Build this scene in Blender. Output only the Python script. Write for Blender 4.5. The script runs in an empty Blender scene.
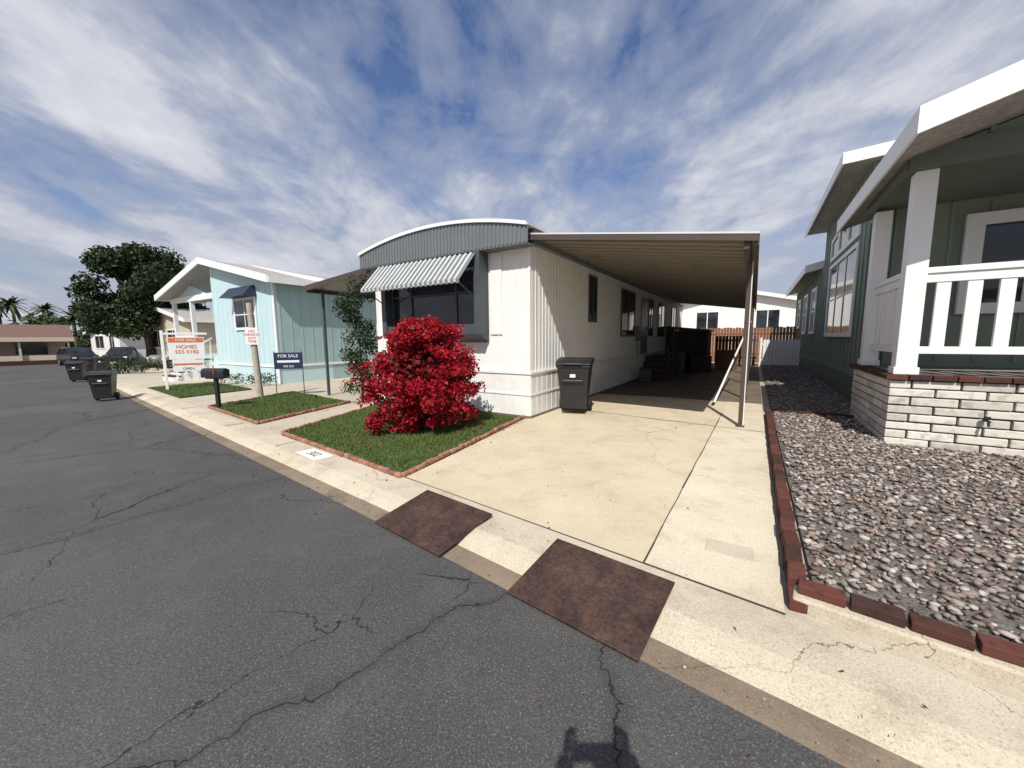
import bpy, bmesh, math, random
import numpy as np
from mathutils import Vector, Matrix
random.seed(7); rng=np.random.default_rng(7)
S=bpy.context.scene
A_RD=math.radians(39.0); A_HS=math.radians(32.2)
R=(-math.cos(A_RD),math.sin(A_RD)); N=(math.sin(A_RD),math.cos(A_RD))
E=(math.cos(A_HS),-math.sin(A_HS)); D=(math.sin(A_HS),math.cos(A_HS))
SL=0.015
def gz(x,y):
    s=R[0]*x+R[1]*y
    return -SL*(min(max(s,3.0),45.0)-3.0)
def SN(s,n): return (s*R[0]+n*N[0], s*R[1]+n*N[1])
def ED(e,d): return (e*E[0]+d*D[0], e*E[1]+d*D[1])
def lin(c): return tuple(c)+(1.0,) if len(c)==3 else c

# ---------------------------------------------------------------- materials
def newmat(name):
    m=bpy.data.materials.new(name); m.use_nodes=True
    nt=m.node_tree; b=nt.nodes['Principled BSDF']
    return m,nt,b
def mix(nt,a,b,fac,mode='MIX'):
    n=nt.nodes.new('ShaderNodeMix'); n.data_type='RGBA'; n.blend_type=mode
    for sock,val in ((n.inputs[0],fac),(n.inputs[6],a),(n.inputs[7],b)):
        if isinstance(val,bpy.types.NodeSocket): nt.links.new(val,sock)
        elif isinstance(val,(int,float)): sock.default_value=val
        else: sock.default_value=lin(val)
    return n.outputs[2]
def ramp(nt,src,p0,p1,c0=0.0,c1=1.0):
    n=nt.nodes.new('ShaderNodeMapRange'); nt.links.new(src,n.inputs[0])
    n.inputs[1].default_value=p0; n.inputs[2].default_value=p1
    n.inputs[3].default_value=c0; n.inputs[4].default_value=c1
    return n.outputs[0]
def math_(nt,op,a,b=None):
    n=nt.nodes.new('ShaderNodeMath'); n.operation=op
    for i,v in enumerate((a,b)):
        if v is None: continue
        if isinstance(v,(int,float)): n.inputs[i].default_value=v
        else: nt.links.new(v,n.inputs[i])
    return n.outputs[0]
def noise(nt,vec,scale,detail=5,rough=.6,dist=0):
    n=nt.nodes.new('ShaderNodeTexNoise'); n.inputs['Scale'].default_value=scale
    n.inputs['Detail'].default_value=detail; n.inputs['Roughness'].default_value=rough
    n.inputs['Distortion'].default_value=dist
    nt.links.new(vec,n.inputs['Vector']); return n.outputs['Fac']
def coords(nt):
    return nt.nodes.new('ShaderNodeTexCoord').outputs['Object']
def bump(nt,b,h,strength=.3,dist=.01):
    n=nt.nodes.new('ShaderNodeBump'); n.inputs['Strength'].default_value=strength
    n.inputs['Distance'].default_value=dist
    nt.links.new(h,n.inputs['Height']); nt.links.new(n.outputs[0],b.inputs['Normal'])
def M(name,col,rough=.7,var=.12,vs=2.0,fv=.08,fs=60,bm=.15,metal=0,spec=.4,dirt=None,dirtamt=.3):
    m,nt,b=newmat(name); c=coords(nt)
    n1=noise(nt,c,vs,4); n2=noise(nt,c,fs,2)
    lo=tuple(x*(1-var) for x in col); hi=tuple(min(1,x*(1+var)) for x in col)
    k=mix(nt,lo,hi,ramp(nt,n1,.3,.7))
    g=ramp(nt,n2,.3,.7,1-fv,1+fv)
    mm=nt.nodes.new('ShaderNodeVectorMath'); mm.operation='SCALE'
    nt.links.new(k,mm.inputs[0]); nt.links.new(g,mm.inputs['Scale'])
    out=mm.outputs[0]
    if dirt:
        n3=noise(nt,c,vs*2.3,6,.7)
        out=mix(nt,out,dirt,ramp(nt,n3,.5,.75,0,dirtamt))
    nt.links.new(out,b.inputs['Base Color'])
    b.inputs['Roughness'].default_value=rough; b.inputs['Metallic'].default_value=metal
    b.inputs['Specular IOR Level'].default_value=spec
    if bm: bump(nt,b,n2,bm,.004)
    return m
def distort(nt,c,scale,amt,detail=5):
    dn=nt.nodes.new('ShaderNodeTexNoise'); dn.inputs['Scale'].default_value=scale; dn.inputs['Detail'].default_value=detail; dn.inputs['Roughness'].default_value=.62
    nt.links.new(c,dn.inputs['Vector'])
    off=nt.nodes.new('ShaderNodeVectorMath'); off.operation='MULTIPLY_ADD'
    nt.links.new(dn.outputs['Color'],off.inputs[0]); off.inputs[1].default_value=(amt,amt,0); nt.links.new(c,off.inputs[2])
    return off.outputs[0]
def crackmask(nt,c,vec,sc,w,lo,hi,ms=.55):
    vv=nt.nodes.new('ShaderNodeTexVoronoi'); vv.feature='DISTANCE_TO_EDGE'; vv.inputs['Scale'].default_value=sc
    nt.links.new(vec,vv.inputs['Vector'])
    l=ramp(nt,vv.outputs['Distance'],w*.35,w,1,0)
    return math_(nt,'MULTIPLY',l,ramp(nt,noise(nt,c,ms,2),lo,hi))
def M_asphalt():
    m,nt,b=newmat('asphalt'); c=coords(nt)
    big=noise(nt,c,.35,4); mid=noise(nt,c,2.5,5); agg=noise(nt,c,110,2,.8)
    base=mix(nt,(.056,.055,.054),(.092,.089,.085),ramp(nt,big,.3,.7))
    base=mix(nt,base,(.12,.113,.104),ramp(nt,mid,.5,.8,0,.55))
    base=mix(nt,base,(.27,.26,.245),ramp(nt,agg,.56,.75,0,.75))
    base=mix(nt,base,(.020,.020,.020),ramp(nt,agg,.46,.28,0,.8))
    d1=distort(nt,c,1.3,.8); d2=distort(nt,c,3.2,.32)
    crk=math_(nt,'MAXIMUM',crackmask(nt,c,d1,.30,.0017,.27,.33,.4),crackmask(nt,c,d2,.72,.0034,.45,.50,.6))
    # faint tar-dark halo around the cracks
    hal=crackmask(nt,c,d1,.30,.016,.30,.40,.4)
    base=mix(nt,base,(.035,.034,.033),math_(nt,'MULTIPLY',hal,.30))
    base=mix(nt,base,(.012,.012,.012),math_(nt,'MULTIPLY',crk,.85))
    nt.links.new(base,b.inputs['Base Color']); b.inputs['Roughness'].default_value=.85
    b.inputs['Specular IOR Level'].default_value=.3
    h=math_(nt,'SUBTRACT',agg,crk); bump(nt,b,h,.6,.006)
    return m
def M_concrete(name,lo,hi,stain=(.25,.19,.13),stainamt=.35,crack=True,speck=.5):
    m,nt,b=newmat(name); c=coords(nt)
    big=noise(nt,c,.9,6,.65); agg=noise(nt,c,95,2,.8); st=noise(nt,c,2.4,7,.72)
    base=mix(nt,lo,hi,ramp(nt,big,.3,.7))
    base=mix(nt,base,stain,ramp(nt,st,.50,.76,0,stainamt))
    base=mix(nt,base,tuple(x*.42 for x in lo),ramp(nt,agg,.46,.30,0,speck))
    base=mix(nt,base,tuple(min(.8,x*1.3) for x in hi),ramp(nt,agg,.58,.75,0,speck))
    if crack:
        l=crackmask(nt,c,distort(nt,c,2.4,.45),.40,.0015,.47,.52,.6)
        base=mix(nt,base,(.08,.06,.045),math_(nt,'MULTIPLY',l,.75))
    nt.links.new(base,b.inputs['Base Color']); b.inputs['Roughness'].default_value=.9
    b.inputs['Specular IOR Level'].default_value=.2
    bump(nt,b,agg,.35,.004)
    return m
def M_island(name,cols,rough=.8,spec=.3,trans=0,bm=0):
    m,nt,b=newmat(name)
    g=nt.nodes.new('ShaderNodeNewGeometry'); r=nt.nodes.new('ShaderNodeValToRGB')
    nt.links.new(g.outputs['Random Per Island'],r.inputs[0])
    el=r.color_ramp.elements; n=len(cols)
    el[0].position=0; el[0].color=lin(cols[0]); el[1].position=1; el[1].color=lin(cols[-1])
    for i in range(1,n-1):
        x=el.new(i/(n-1)); x.color=lin(cols[i])
    col=r.outputs[0]
    if bm:
        c=coords(nt); nn=noise(nt,c,bm,4); col=mix(nt,col,(0,0,0),ramp(nt,nn,.5,.3,0,.35)); bump(nt,b,nn,.4,.004)
    nt.links.new(col,b.inputs['Base Color']); b.inputs['Roughness'].default_value=rough
    b.inputs['Specular IOR Level'].default_value=spec
    if trans:
        t=nt.nodes.new('ShaderNodeBsdfTranslucent'); nt.links.new(col,t.inputs[0])
        ms=nt.nodes.new('ShaderNodeMixShader'); ms.inputs[0].default_value=trans
        nt.links.new(b.outputs[0],ms.inputs[1]); nt.links.new(t.outputs[0],ms.inputs[2])
        nt.links.new(ms.outputs[0],nt.nodes['Material Output'].inputs[0])
    return m
def M_glass(name='window_glass',col=(.012,.014,.018)):
    m,nt,b=newmat(name); c=coords(nt); n=noise(nt,c,1.2,3)
    nt.links.new(mix(nt,col,tuple(x*2.5 for x in col),ramp(nt,n,.4,.6)),b.inputs['Base Color'])
    b.inputs['Roughness'].default_value=.06; b.inputs['Specular IOR Level'].default_value=.6
    return m

asphalt=M_asphalt()
driveway_m=M_concrete('driveway_concrete',(.52,.43,.30),(.64,.55,.405),stain=(.30,.23,.15),stainamt=.45)
strip_m=M_concrete('driveway_strip_concrete',(.57,.495,.37),(.68,.605,.47),stain=(.33,.25,.16),stainamt=.6)
shadecon_m=M_concrete('shade_dark_concrete',(.11,.088,.065),(.21,.17,.125),stain=(.05,.04,.03),stainamt=.7)  # deep carport shade put into the concrete colour
walk_m=M_concrete('sidewalk_concrete',(.48,.415,.31),(.59,.52,.405),stain=(.24,.185,.13),stainamt=.6,speck=.65)
gutter_m=M_concrete('gutter_concrete',(.16,.12,.085),(.30,.24,.175),stain=(.075,.055,.04),stainamt=.8)
yard_m=M_concrete('yard_concrete',(.42,.37,.29),(.52,.46,.37))
dirt_m=M('dry_earth',(.20,.16,.11),.95,.3,.2,.2,20,.4)
steel_m=M('rusty_steel',(.066,.036,.028),.55,.45,3.5,.4,45,.6,.2,.5,(.17,.09,.055),.65)
joint_m=M('joint_dark',(.06,.05,.04),.95)
white_side=M('white_siding',(.80,.79,.75),.5,.04,.8,.03,40,.05,0,.4,(.58,.52,.42),.25)
white_paint=M('white_paint',(.80,.79,.77),.45,.03,3,.02,60,.05)
skirt_m=M('white_skirting',(.77,.76,.73),.55,.05,1.5,.04,50,.08,0,.3,(.45,.38,.28),.35)
grey_fascia=M('grey_fascia',(.15,.165,.172),.45,.08,3,.03,50,.05)
dark_trim=M('dark_grey_trim',(.065,.075,.085),.5,.1,3)
roof_w=M('white_roof_coating',(.62,.62,.60),.6,.06,1,.05)
brown_trim=M('brown_trim',(.075,.055,.045),.5,.1)
carport_under=M('carport_pan',(.27,.245,.205),.5,.08,1.5,.03,50,.03)
glass=M_glass()
aw_w=M('awning_white',(.50,.51,.51),.5,.06,5); aw_g=M('awning_grey',(.17,.185,.19),.5,.08,5)
green_wall=M('green_siding',(.215,.26,.21),.7,.06,2,.05,50,.1)
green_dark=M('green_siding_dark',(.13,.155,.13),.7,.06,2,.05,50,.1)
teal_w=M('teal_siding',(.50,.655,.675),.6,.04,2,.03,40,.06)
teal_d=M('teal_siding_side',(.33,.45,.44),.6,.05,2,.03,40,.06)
shingle=M('grey_shingle',(.34,.32,.30),.9,.15,6,.25,25,.5)
shingle_br=M('brown_shingle',(.15,.088,.07),.9,.2,5,.25,25,.5)
beige_w=M('beige_siding',(.52,.46,.37),.7,.05,2)
tan_w=M('tan_siding',(.36,.28,.22),.7,.05,2)
slump=M_island('painted_block',[(.60,.56,.49),(.70,.66,.58),(.50,.46,.40),(.74,.71,.64)],.85,.2,0,11)
mortar=M('mortar',(.16,.13,.115),.95,.15,10,.1,60,.4)
redbrick=M_island('red_brick',[(.070,.028,.022),(.125,.045,.034),(.050,.028,.024),(.10,.036,.027)],.85,.2,0,18)
scallop=M_island('edging_brick',[(.30,.13,.09),(.40,.19,.13),(.24,.10,.075),(.36,.21,.16)],.85,.2,0,18)
pebble=M_island('pebbles',[(.09,.075,.065),(.22,.185,.16),(.36,.31,.265),(.15,.11,.09),(.46,.41,.36),(.11,.095,.09),(.27,.18,.135),(.21,.19,.18),(.54,.50,.45)],.7,.35)
black_pl=M('black_plastic',(.018,.019,.021),.42,.1,5,.1,80,.1,0,.5)
black_m=M('black_metal',(.02,.02,.022),.45)
wood_post=M('weathered_post',(.40,.36,.30),.9,.15,6,.2,30,.3)
wood_brown=M('brown_wood',(.06,.04,.03),.85,.2,6,.2,30,.3)
fence_m=M_island('fence_wood',[(.22,.09,.05),(.28,.12,.065),(.17,.075,.045)],.85,.2,0,9)
bark=M('bark',(.075,.055,.04),.95,.3,5,.3,20,.8)
grass_m=M_island('grass_blades',[(.05,.095,.02),(.09,.15,.032),(.065,.12,.025),(.17,.17,.065),(.07,.13,.03)],.7,.25)
soil_m=M('lawn_soil',(.045,.065,.024),.95,.4,5,.3,40,.6,0,.2,(.16,.13,.07),.6)
leaf_dark=M_island('tree_leaves',[(.012,.026,.009),(.028,.050,.014),(.018,.036,.010),(.050,.062,.022)],.6,.3)
leaf_far=M_island('distant_leaves',[(.03,.05,.02),(.05,.075,.03),(.07,.09,.04)],.8,.2)
bract=M_island('bougainvillea_bracts',[(.20,.003,.009),(.38,.006,.018),(.27,.004,.012),(.50,.014,.030)],.55,.3,.15)
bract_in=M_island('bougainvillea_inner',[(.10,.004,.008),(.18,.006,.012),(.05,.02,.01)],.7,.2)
bush_green=M_island('bougainvillea_leaves',[(.03,.07,.015),(.05,.09,.02)],.6,.3)
sign_w=M('sign_white',(.78,.78,.76),.4,.02); sign_o=M('sign_orange',(.62,.17,.07),.45,.03)
sign_b=M('sign_blue',(.02,.03,.09),.4,.05); sign_r=M('sign_red',(.55,.03,.03),.45,.03)
ink=M('ink_black',(.02,.02,.02),.6)
carpaint=M('car_paint',(.02,.021,.024),.2,.03,3,.01,50,0,.3,.6)
carpaint2=M('car_paint_silver',(.35,.36,.37),.25,.03,3,.01,50,0,.5,.6)
rubber=M('rubber',(.02,.02,.02),.9)
navy=M('navy_paint',(.025,.035,.06),.5)
red_tail=M('tail_light',(.4,.01,.01),.3)
boxcard=M('storage_box',(.20,.13,.08),.8)

# ---------------------------------------------------------------- mesh builder
class MB:
    def __init__(s): s.v=[];s.f=[];s.m=[]
    def add(s,vs,fs,m=0):
        o=len(s.v); s.v+= [tuple(p) for p in vs]
        for f in fs: s.f.append(tuple(i+o for i in f)); s.m.append(m)
    def box(s,x0,x1,y0,y1,z0,z1,m=0):
        x0,x1=min(x0,x1),max(x0,x1);y0,y1=min(y0,y1),max(y0,y1);z0,z1=min(z0,z1),max(z0,z1)
        s.add([(x0,y0,z0),(x1,y0,z0),(x1,y1,z0),(x0,y1,z0),(x0,y0,z1),(x1,y0,z1),(x1,y1,z1),(x0,y1,z1)],
          [(0,3,2,1),(4,5,6,7),(0,1,5,4),(1,2,6,5),(2,3,7,6),(3,0,4,7)],m)
    def hexa(s,b,t,m=0):
        s.add(list(b)+list(t),[(0,3,2,1),(4,5,6,7),(0,1,5,4),(1,2,6,5),(2,3,7,6),(3,0,4,7)],m)
    def face(s,p,m=0): s.add(p,[tuple(range(len(p)))],m)
    def cyl(s,p0,p1,r0,r1=None,n=12,m=0,cap=True):
        r1=r0 if r1 is None else r1
        p0=Vector(p0);p1=Vector(p1);a=(p1-p0).normalized()
        u=a.orthogonal().normalized();w=a.cross(u)
        vs=[]
        for p,r in((p0,r0),(p1,r1)):
            for i in range(n):
                t=2*math.pi*i/n; vs.append(p+u*(r*math.cos(t))+w*(r*math.sin(t)))
        fs=[(i,(i+1)%n,n+(i+1)%n,n+i) for i in range(n)]
        if cap: fs+= [tuple(range(n-1,-1,-1)),tuple(range(n,2*n))]
        s.add(vs,fs,m)
    def prism(s,poly,a0,a1,axis='y',m=0):
        n=len(poly)
        if axis=='y': vs=[(p[0],a0,p[1]) for p in poly]+[(p[0],a1,p[1]) for p in poly]
        elif axis=='x': vs=[(a0,p[0],p[1]) for p in poly]+[(a1,p[0],p[1]) for p in poly]
        else: vs=[(p[0],p[1],a0) for p in poly]+[(p[0],p[1],a1) for p in poly]
        fs=[(i,(i+1)%n,n+(i+1)%n,n+i) for i in range(n)]+[tuple(range(n-1,-1,-1)),tuple(range(n,2*n))]
        s.add(vs,fs,m)
    def obj(s,name,mats,parent=None,smooth=False,bevel=0):
        me=bpy.data.meshes.new(name); me.from_pydata(s.v,[],s.f)
        if not isinstance(mats,(list,tuple)): mats=[mats]
        for m in mats: me.materials.append(m)
        me.polygons.foreach_set('material_index',s.m)
        bm=bmesh.new(); bm.from_mesh(me); bmesh.ops.recalc_face_normals(bm,faces=bm.faces); bm.to_mesh(me); bm.free()
        if smooth: me.polygons.foreach_set('use_smooth',[True]*len(me.polygons))
        o=bpy.data.objects.new(name,me); S.collection.objects.link(o)
        if parent: o.parent=parent
        if bevel:
            b=o.modifiers.new('bevel','BEVEL'); b.width=bevel; b.segments=2; b.limit_method='ANGLE'; b.angle_limit=math.radians(40)
        return o
def empty(name,loc=(0,0,0),rot=0):
    o=bpy.data.objects.new(name,None); S.collection.objects.link(o); o.location=loc; o.rotation_euler=(0,0,rot); o.empty_display_size=.3
    return o
def text(body,size,loc,parent,mat,rot=(math.pi/2,0,0),extr=.002):
    c=bpy.data.curves.new('lettering','FONT'); c.body=body; c.size=size; c.extrude=extr; c.align_x='CENTER'; c.align_y='CENTER'
    o=bpy.data.objects.new('lettering',c); S.collection.objects.link(o); o.location=loc; o.rotation_euler=rot; o.parent=parent
    c.materials.append(mat); return o
def sheet(name,pts,h,mat,parent=None,cuts=(3.0,45.0)):
    bm=bmesh.new(); vs=[bm.verts.new((p[0],p[1],0)) for p in pts]; bm.faces.new(vs)
    for c in cuts:
        bmesh.ops.bisect_plane(bm,geom=bm.verts[:]+bm.edges[:]+bm.faces[:],plane_co=(R[0]*c,R[1]*c,0),plane_no=(R[0],R[1],0))
    for v in bm.verts: v.co.z=gz(v.co.x,v.co.y)+h
    bmesh.ops.recalc_face_normals(bm,faces=bm.faces)
    for f in bm.faces:
        if f.normal.z<0: f.normal_flip()
    me=bpy.data.meshes.new(name); bm.to_mesh(me); bm.free(); me.materials.append(mat)
    o=bpy.data.objects.new(name,me); S.collection.objects.link(o)
    if parent:o.parent=parent
    return o
def npmesh(name,V,F,mat,parent=None,smooth=False):
    me=bpy.data.meshes.new(name); nv=len(V); nf,k=F.shape
    me.vertices.add(nv); me.vertices.foreach_set('co',V.astype(np.float32).ravel())
    me.loops.add(nf*k); me.loops.foreach_set('vertex_index',F.astype(np.int32).ravel())
    me.polygons.add(nf); me.polygons.foreach_set('loop_start',np.arange(0,nf*k,k,dtype=np.int32))
    if smooth: me.polygons.foreach_set('use_smooth',np.ones(nf,dtype=bool))
    me.update(calc_edges=True); me.materials.append(mat)
    o=bpy.data.objects.new(name,me); S.collection.objects.link(o)
    if parent:o.parent=parent
    return o
def leafmesh(name,P,size,mat,parent=None,up=.3,aspect=.6):
    n=len(P)
    a=rng.normal(size=(n,3)); a/=np.linalg.norm(a,axis=1)[:,None]
    b=rng.normal(size=(n,3)); b[:,2]+=up; b-= (b*a).sum(1)[:,None]*a; b/=np.linalg.norm(b,axis=1)[:,None]
    c=np.cross(a,b)
    sz=size*rng.uniform(.6,1.35,n)[:,None]
    V=np.stack([P-a*sz*.5, P+b*sz*aspect*.5+c*sz*.1, P+a*sz*.5, P-b*sz*aspect*.5+c*sz*.1],1).reshape(-1,3)
    F=np.arange(n*4).reshape(n,4)
    return npmesh(name,V,F,mat,parent)
def inpoly(x,y,poly):
    ins=np.zeros(len(x),bool); n=len(poly); j=n-1
    for i in range(n):
        xi,yi=poly[i];xj,yj=poly[j]
        c=((yi>y)!=(yj>y))&(x<(xj-xi)*(y-yi)/(yj-yi+1e-12)+xi); ins^=c; j=i
    return ins
def scatter(poly,n):
    p=np.array(poly); lo=p.min(0);hi=p.max(0)
    X=rng.uniform(lo[0],hi[0],n*3);Y=rng.uniform(lo[1],hi[1],n*3)
    k=inpoly(X,Y,poly); return X[k][:n],Y[k][:n]
gzv=lambda X,Y: -SL*(np.clip(R[0]*X+R[1]*Y,3,45)-3)

# ---------------------------------------------------------------- ground
def snrect(s0,s1,n0,n1): return [SN(s0,n0),SN(s1,n0),SN(s1,n1),SN(s0,n1)]
sheet('ground',snrect(-900,900,-900,900),-.14,dirt_m)
sheet('road',snrect(-120,62,-7.5,1.65),-.080,asphalt)
sheet('cross_road',snrect(48,56,-120,60),-.076,asphalt)
sheet('yard_pavement',snrect(-60,47.5,2.28,60),-.012,yard_m)
sheet('opposite_yard_pavement',snrect(-60,47,-40,-8.2),-.02,yard_m)
drv=[SN(.06,2.3),SN(3.32,2.3),ED(-3.4,6.05),ED(-3.4,24),ED(.21,24)]
sheet('driveway',drv,-.002,driveway_m)
sheet('driveway_strip',[SN(.065,2.31),SN(.80,2.31),(3.94,7.08),ED(-.43,9.6),ED(.205,9.6)],.003,strip_m)
sheet('carport_floor_shade',[ED(-3.34,9.6),ED(-3.34,23.9),ED(.205,23.9),ED(.205,9.62)],.003,shadecon_m)  # dark sheet painting the shade under the carport roof
def line_strip(mb,p,q,w,h,m=0,th=.004):
    p=Vector(p);q=Vector(q);t=(q-p).normalized();nn=Vector((-t.y,t.x))*w/2
    L=[p-nn,q-nn,q+nn,p+nn]
    mb.hexa([(a.x,a.y,gz(a.x,a.y)+h) for a in L],[(a.x,a.y,gz(a.x,a.y)+h+th) for a in L],m)
jb=MB()
def wob(mb,p,q,w,h,n=14,j=.012):
    p=Vector(p);q=Vector(q);pr=p
    for i in range(1,n+1):
        c=p.lerp(q,i/n)+(Vector((random.uniform(-j,j),random.uniform(-j,j))) if i<n else Vector((0,0)))
        line_strip(mb,pr,c,w*random.uniform(.6,1.3),h,0,.003); pr=c
wob(jb,SN(.80,2.31),(3.94,7.08),.011,.004,20,.004)
line_strip(jb,SN(.06,2.30),SN(3.32,2.30),.008,.002)
wob(jb,ED(-3.35,7.15),ED(.2,6.75),.012,.004,18,.02)
line_strip(jb,ED(-3.38,9.6),ED(.2,9.6),.014,.004)
line_strip(jb,ED(-3.38,14.5),ED(.2,14.5),.012,.004)
jb.obj('driveway_joints',joint_m)
cv=MB(); c0=Vector(SN(.40,2.80)); uu=Vector(E);vv=Vector(D)
q=[c0-uu*.14-vv*.09,c0+uu*.14-vv*.09,c0+uu*.14+vv*.09,c0-uu*.14+vv*.09]
cv.hexa([(p.x,p.y,.0) for p in q],[(p.x,p.y,.010) for p in q])
cv.obj('utility_cover',M_concrete('cover_concrete',(.48,.42,.31),(.56,.49,.38),crack=False),bevel=.003)

prof=[(1.55,-.130),(1.59,-.086),(1.66,-.079),(1.80,-.064),(1.88,-.030),(1.98,-.004),(2.295,.0),(2.296,-.05)]
sb=[-60,-40,-20,-10,-5]+[x*1.0 for x in range(-4,48)]
mb=MB()
for i in range(len(sb)-1):
    for j in range(len(prof)-1):
        ps=[]
        for (s,k) in ((sb[i],j),(sb[i+1],j),(sb[i+1],j+1),(sb[i],j+1)):
            x,y=SN(s,prof[k][0]); ps.append((x,y,gz(x,y)+prof[k][1]))
        mb.face(ps,0 if j>=3 else 1)
o=mb.obj('sidewalk_kerb',[walk_m,gutter_m])
bm=bmesh.new(); bm.from_mesh(o.data); bmesh.ops.remove_doubles(bm,verts=bm.verts,dist=.0005); bmesh.ops.recalc_face_normals(bm,faces=bm.faces)
if sum(f.normal.z for f in bm.faces)<0: bmesh.ops.reverse_faces(bm,faces=bm.faces)
bm.to_mesh(o.data); bm.free()
jb=MB()
for s in [5.9,8.2,11.5,15,19,24,30]:
    line_strip(jb,SN(s,1.99),SN(s,2.29),.008,-.0015)
jb.obj('sidewalk_joints',joint_m)
e0=empty('stencilled_house_number',(*SN(5.0,2.12),gz(*SN(5.0,2.12))+.004),-A_RD)
mb=MB(); mb.box(-.27,.27,-.115,.115,-.002,.002); mb.obj('number_panel',white_paint,e0)
text('302',.17,(0,0,.0035),e0,ink,(0,0,0),.0005)

def plate(s0,s1):
    e=empty('steel_ramp_plate',(*SN((s0+s1)/2,0),0),-A_RD); w=(s1-s0)/2
    mb=MB()
    b=[(-w,1.615,-.068),(w,1.615,-.068),(w,2.17,.026),(-w,2.17,.026)]
    mb.hexa(b,[(x,y,z+.012) for x,y,z in b]); mb.obj('plate',steel_m,e,bevel=.003)
    mb=MB()
    for sx in(-w*.8,w*.8):
        for t in(.12,.88):
            y=1.615+.555*t; z=-.068+.094*t+.012; mb.cyl((sx,y,z-.002),(sx,y,z+.005),.013,n=8)
    mb.obj('bolt_heads',steel_m,e)
plate(.57,1.36); plate(1.97,2.78)

# ---------------------------------------------------------------- brick edging
def edging(name,p,q,L,W,H,h0,mat,gap=.012,jit=.006,bev=.006):
    p=Vector(p);q=Vector(q);t=(q-p);n=max(1,int(t.length/(L+gap)));t.normalize();nn=Vector((-t.y,t.x))
    mb=MB()
    for i in range(n):
        a=p+t*(i*(L+gap)); b=a+t*L
        o1=nn*(random.uniform(-jit,jit)); o2=nn*(random.uniform(-jit,jit)); hh=H+random.uniform(-jit,jit)
        q4=[a-nn*W/2+o1,b-nn*W/2+o2,b+nn*W/2+o2,a+nn*W/2+o1]
        mb.hexa([(v.x,v.y,gz(v.x,v.y)+h0) for v in q4],[(v.x,v.y,gz(v.x,v.y)+h0+hh) for v in q4])
    return mb.obj(name,mat,bevel=bev)
lawn1=[(-1.16,3.86),(-3.67,5.98),(-3.05,8.95),(.22,6.93)]
lawn2=[(-4.62,6.83),(-7.15,8.92),(-6.6,11.6),(-3.95,9.25)]
lawn3=[SN(14.0,2.42),SN(19.0,2.42),SN(19.3,4.4),SN(14.6,4.4)]
def shrink(poly,f=.97):
    c=np.mean(np.array(poly),0); return [tuple(c+(np.array(p)-c)*f) for p in poly]
def lawn(poly,n,hgt):
    sheet('lawn_soil_bed',poly,.012,soil_m)
    X,Y=scatter(shrink(poly,.985),n)
    den=np.sin(X*2.7+np.sin(Y*1.9)*2)*np.sin(Y*3.1+X*1.3)+rng.normal(0,.5,len(X)); k=den>-.75; X=X[k];Y=Y[k]
    m=len(X)
    th=rng.uniform(0,2*np.pi,m); w=rng.uniform(.0035,.007,m); h=hgt*rng.uniform(.5,1.3,m)
    h*=.75+.4*np.sin(X*5.1+np.sin(Y*3.3)*2)*np.sin(Y*4.7+X)
    lx=rng.normal(0,.5,m)*h; ly=rng.normal(0,.5,m)*h; Z=gzv(X,Y)+.010
    a=np.stack([X-np.cos(th)*w,Y-np.sin(th)*w,Z],1); b=np.stack([X+np.cos(th)*w,Y+np.sin(th)*w,Z],1)
    c=np.stack([X+lx,Y+ly,Z+h],1)
    V=np.stack([a,b,c],1).reshape(-1,3); npmesh('lawn',V,np.arange(m*3).reshape(m,3),grass_m)
lawn(lawn1,60000,.045); lawn(lawn2,24000,.05); lawn(lawn3,10000,.07)
for P in (lawn1,lawn2):
    for i in (0,1,3):
        a=P[i];b=P[(i+1)%4]
        edging('lawn_brick_edging',a,b,.10,.055,.055,-.005,scallop,.012,.008,.016)

gb=[ED(.36,2.62),SN(-9,2.60),ED(10,9),ED(10,24),ED(.30,24)]
soil2=M('gravel_base',(.13,.115,.10),.95,.3,8,.6,55,1.0)
sheet('gravel_bed',gb,.020,soil2)
mb=MB()
def rbox(s0,s1,n0,n1,z0,z1):
    q=[SN(s0,n0),SN(s1,n0),SN(s1,n1),SN(s0,n1)]
    mb.hexa([(x,y,z0) for x,y in q],[(x,y,z1) for x,y in q])
rbox(.04,-2.2,2.38,2.56,-.05,.066);rbox(-2.21,-4.6,2.38,2.56,-.05,.064);rbox(-4.61,-9,2.38,2.56,-.05,.066)
mb.obj('gravel_bed_kerb',walk_m,bevel=.012)
edging('brick_border',SN(.02,2.47),SN(-9,2.47),.195,.095,.050,.067,redbrick,.016,.005,.006)
edging('brick_border',ED(.275,2.36),ED(.275,8.5),.195,.090,.058,-.01,redbrick,.012,.004,.006)
edging('brick_border',ED(.275,2.50),ED(.275,8.5),.195,.085,.058,.050,redbrick,.012,.006,.006)
edging('brick_border',ED(.33,8.55),ED(1.8,8.55),.195,.095,.06,.018,redbrick,.012,.005,.006)
def ico(sub):
    bm=bmesh.new(); bmesh.ops.create_icosphere(bm,subdivisions=sub,radius=1)
    v=np.array([x.co[:] for x in bm.verts]); f=np.array([[q.index for q in p.verts] for p in bm.faces]); bm.free(); return v,f
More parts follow.
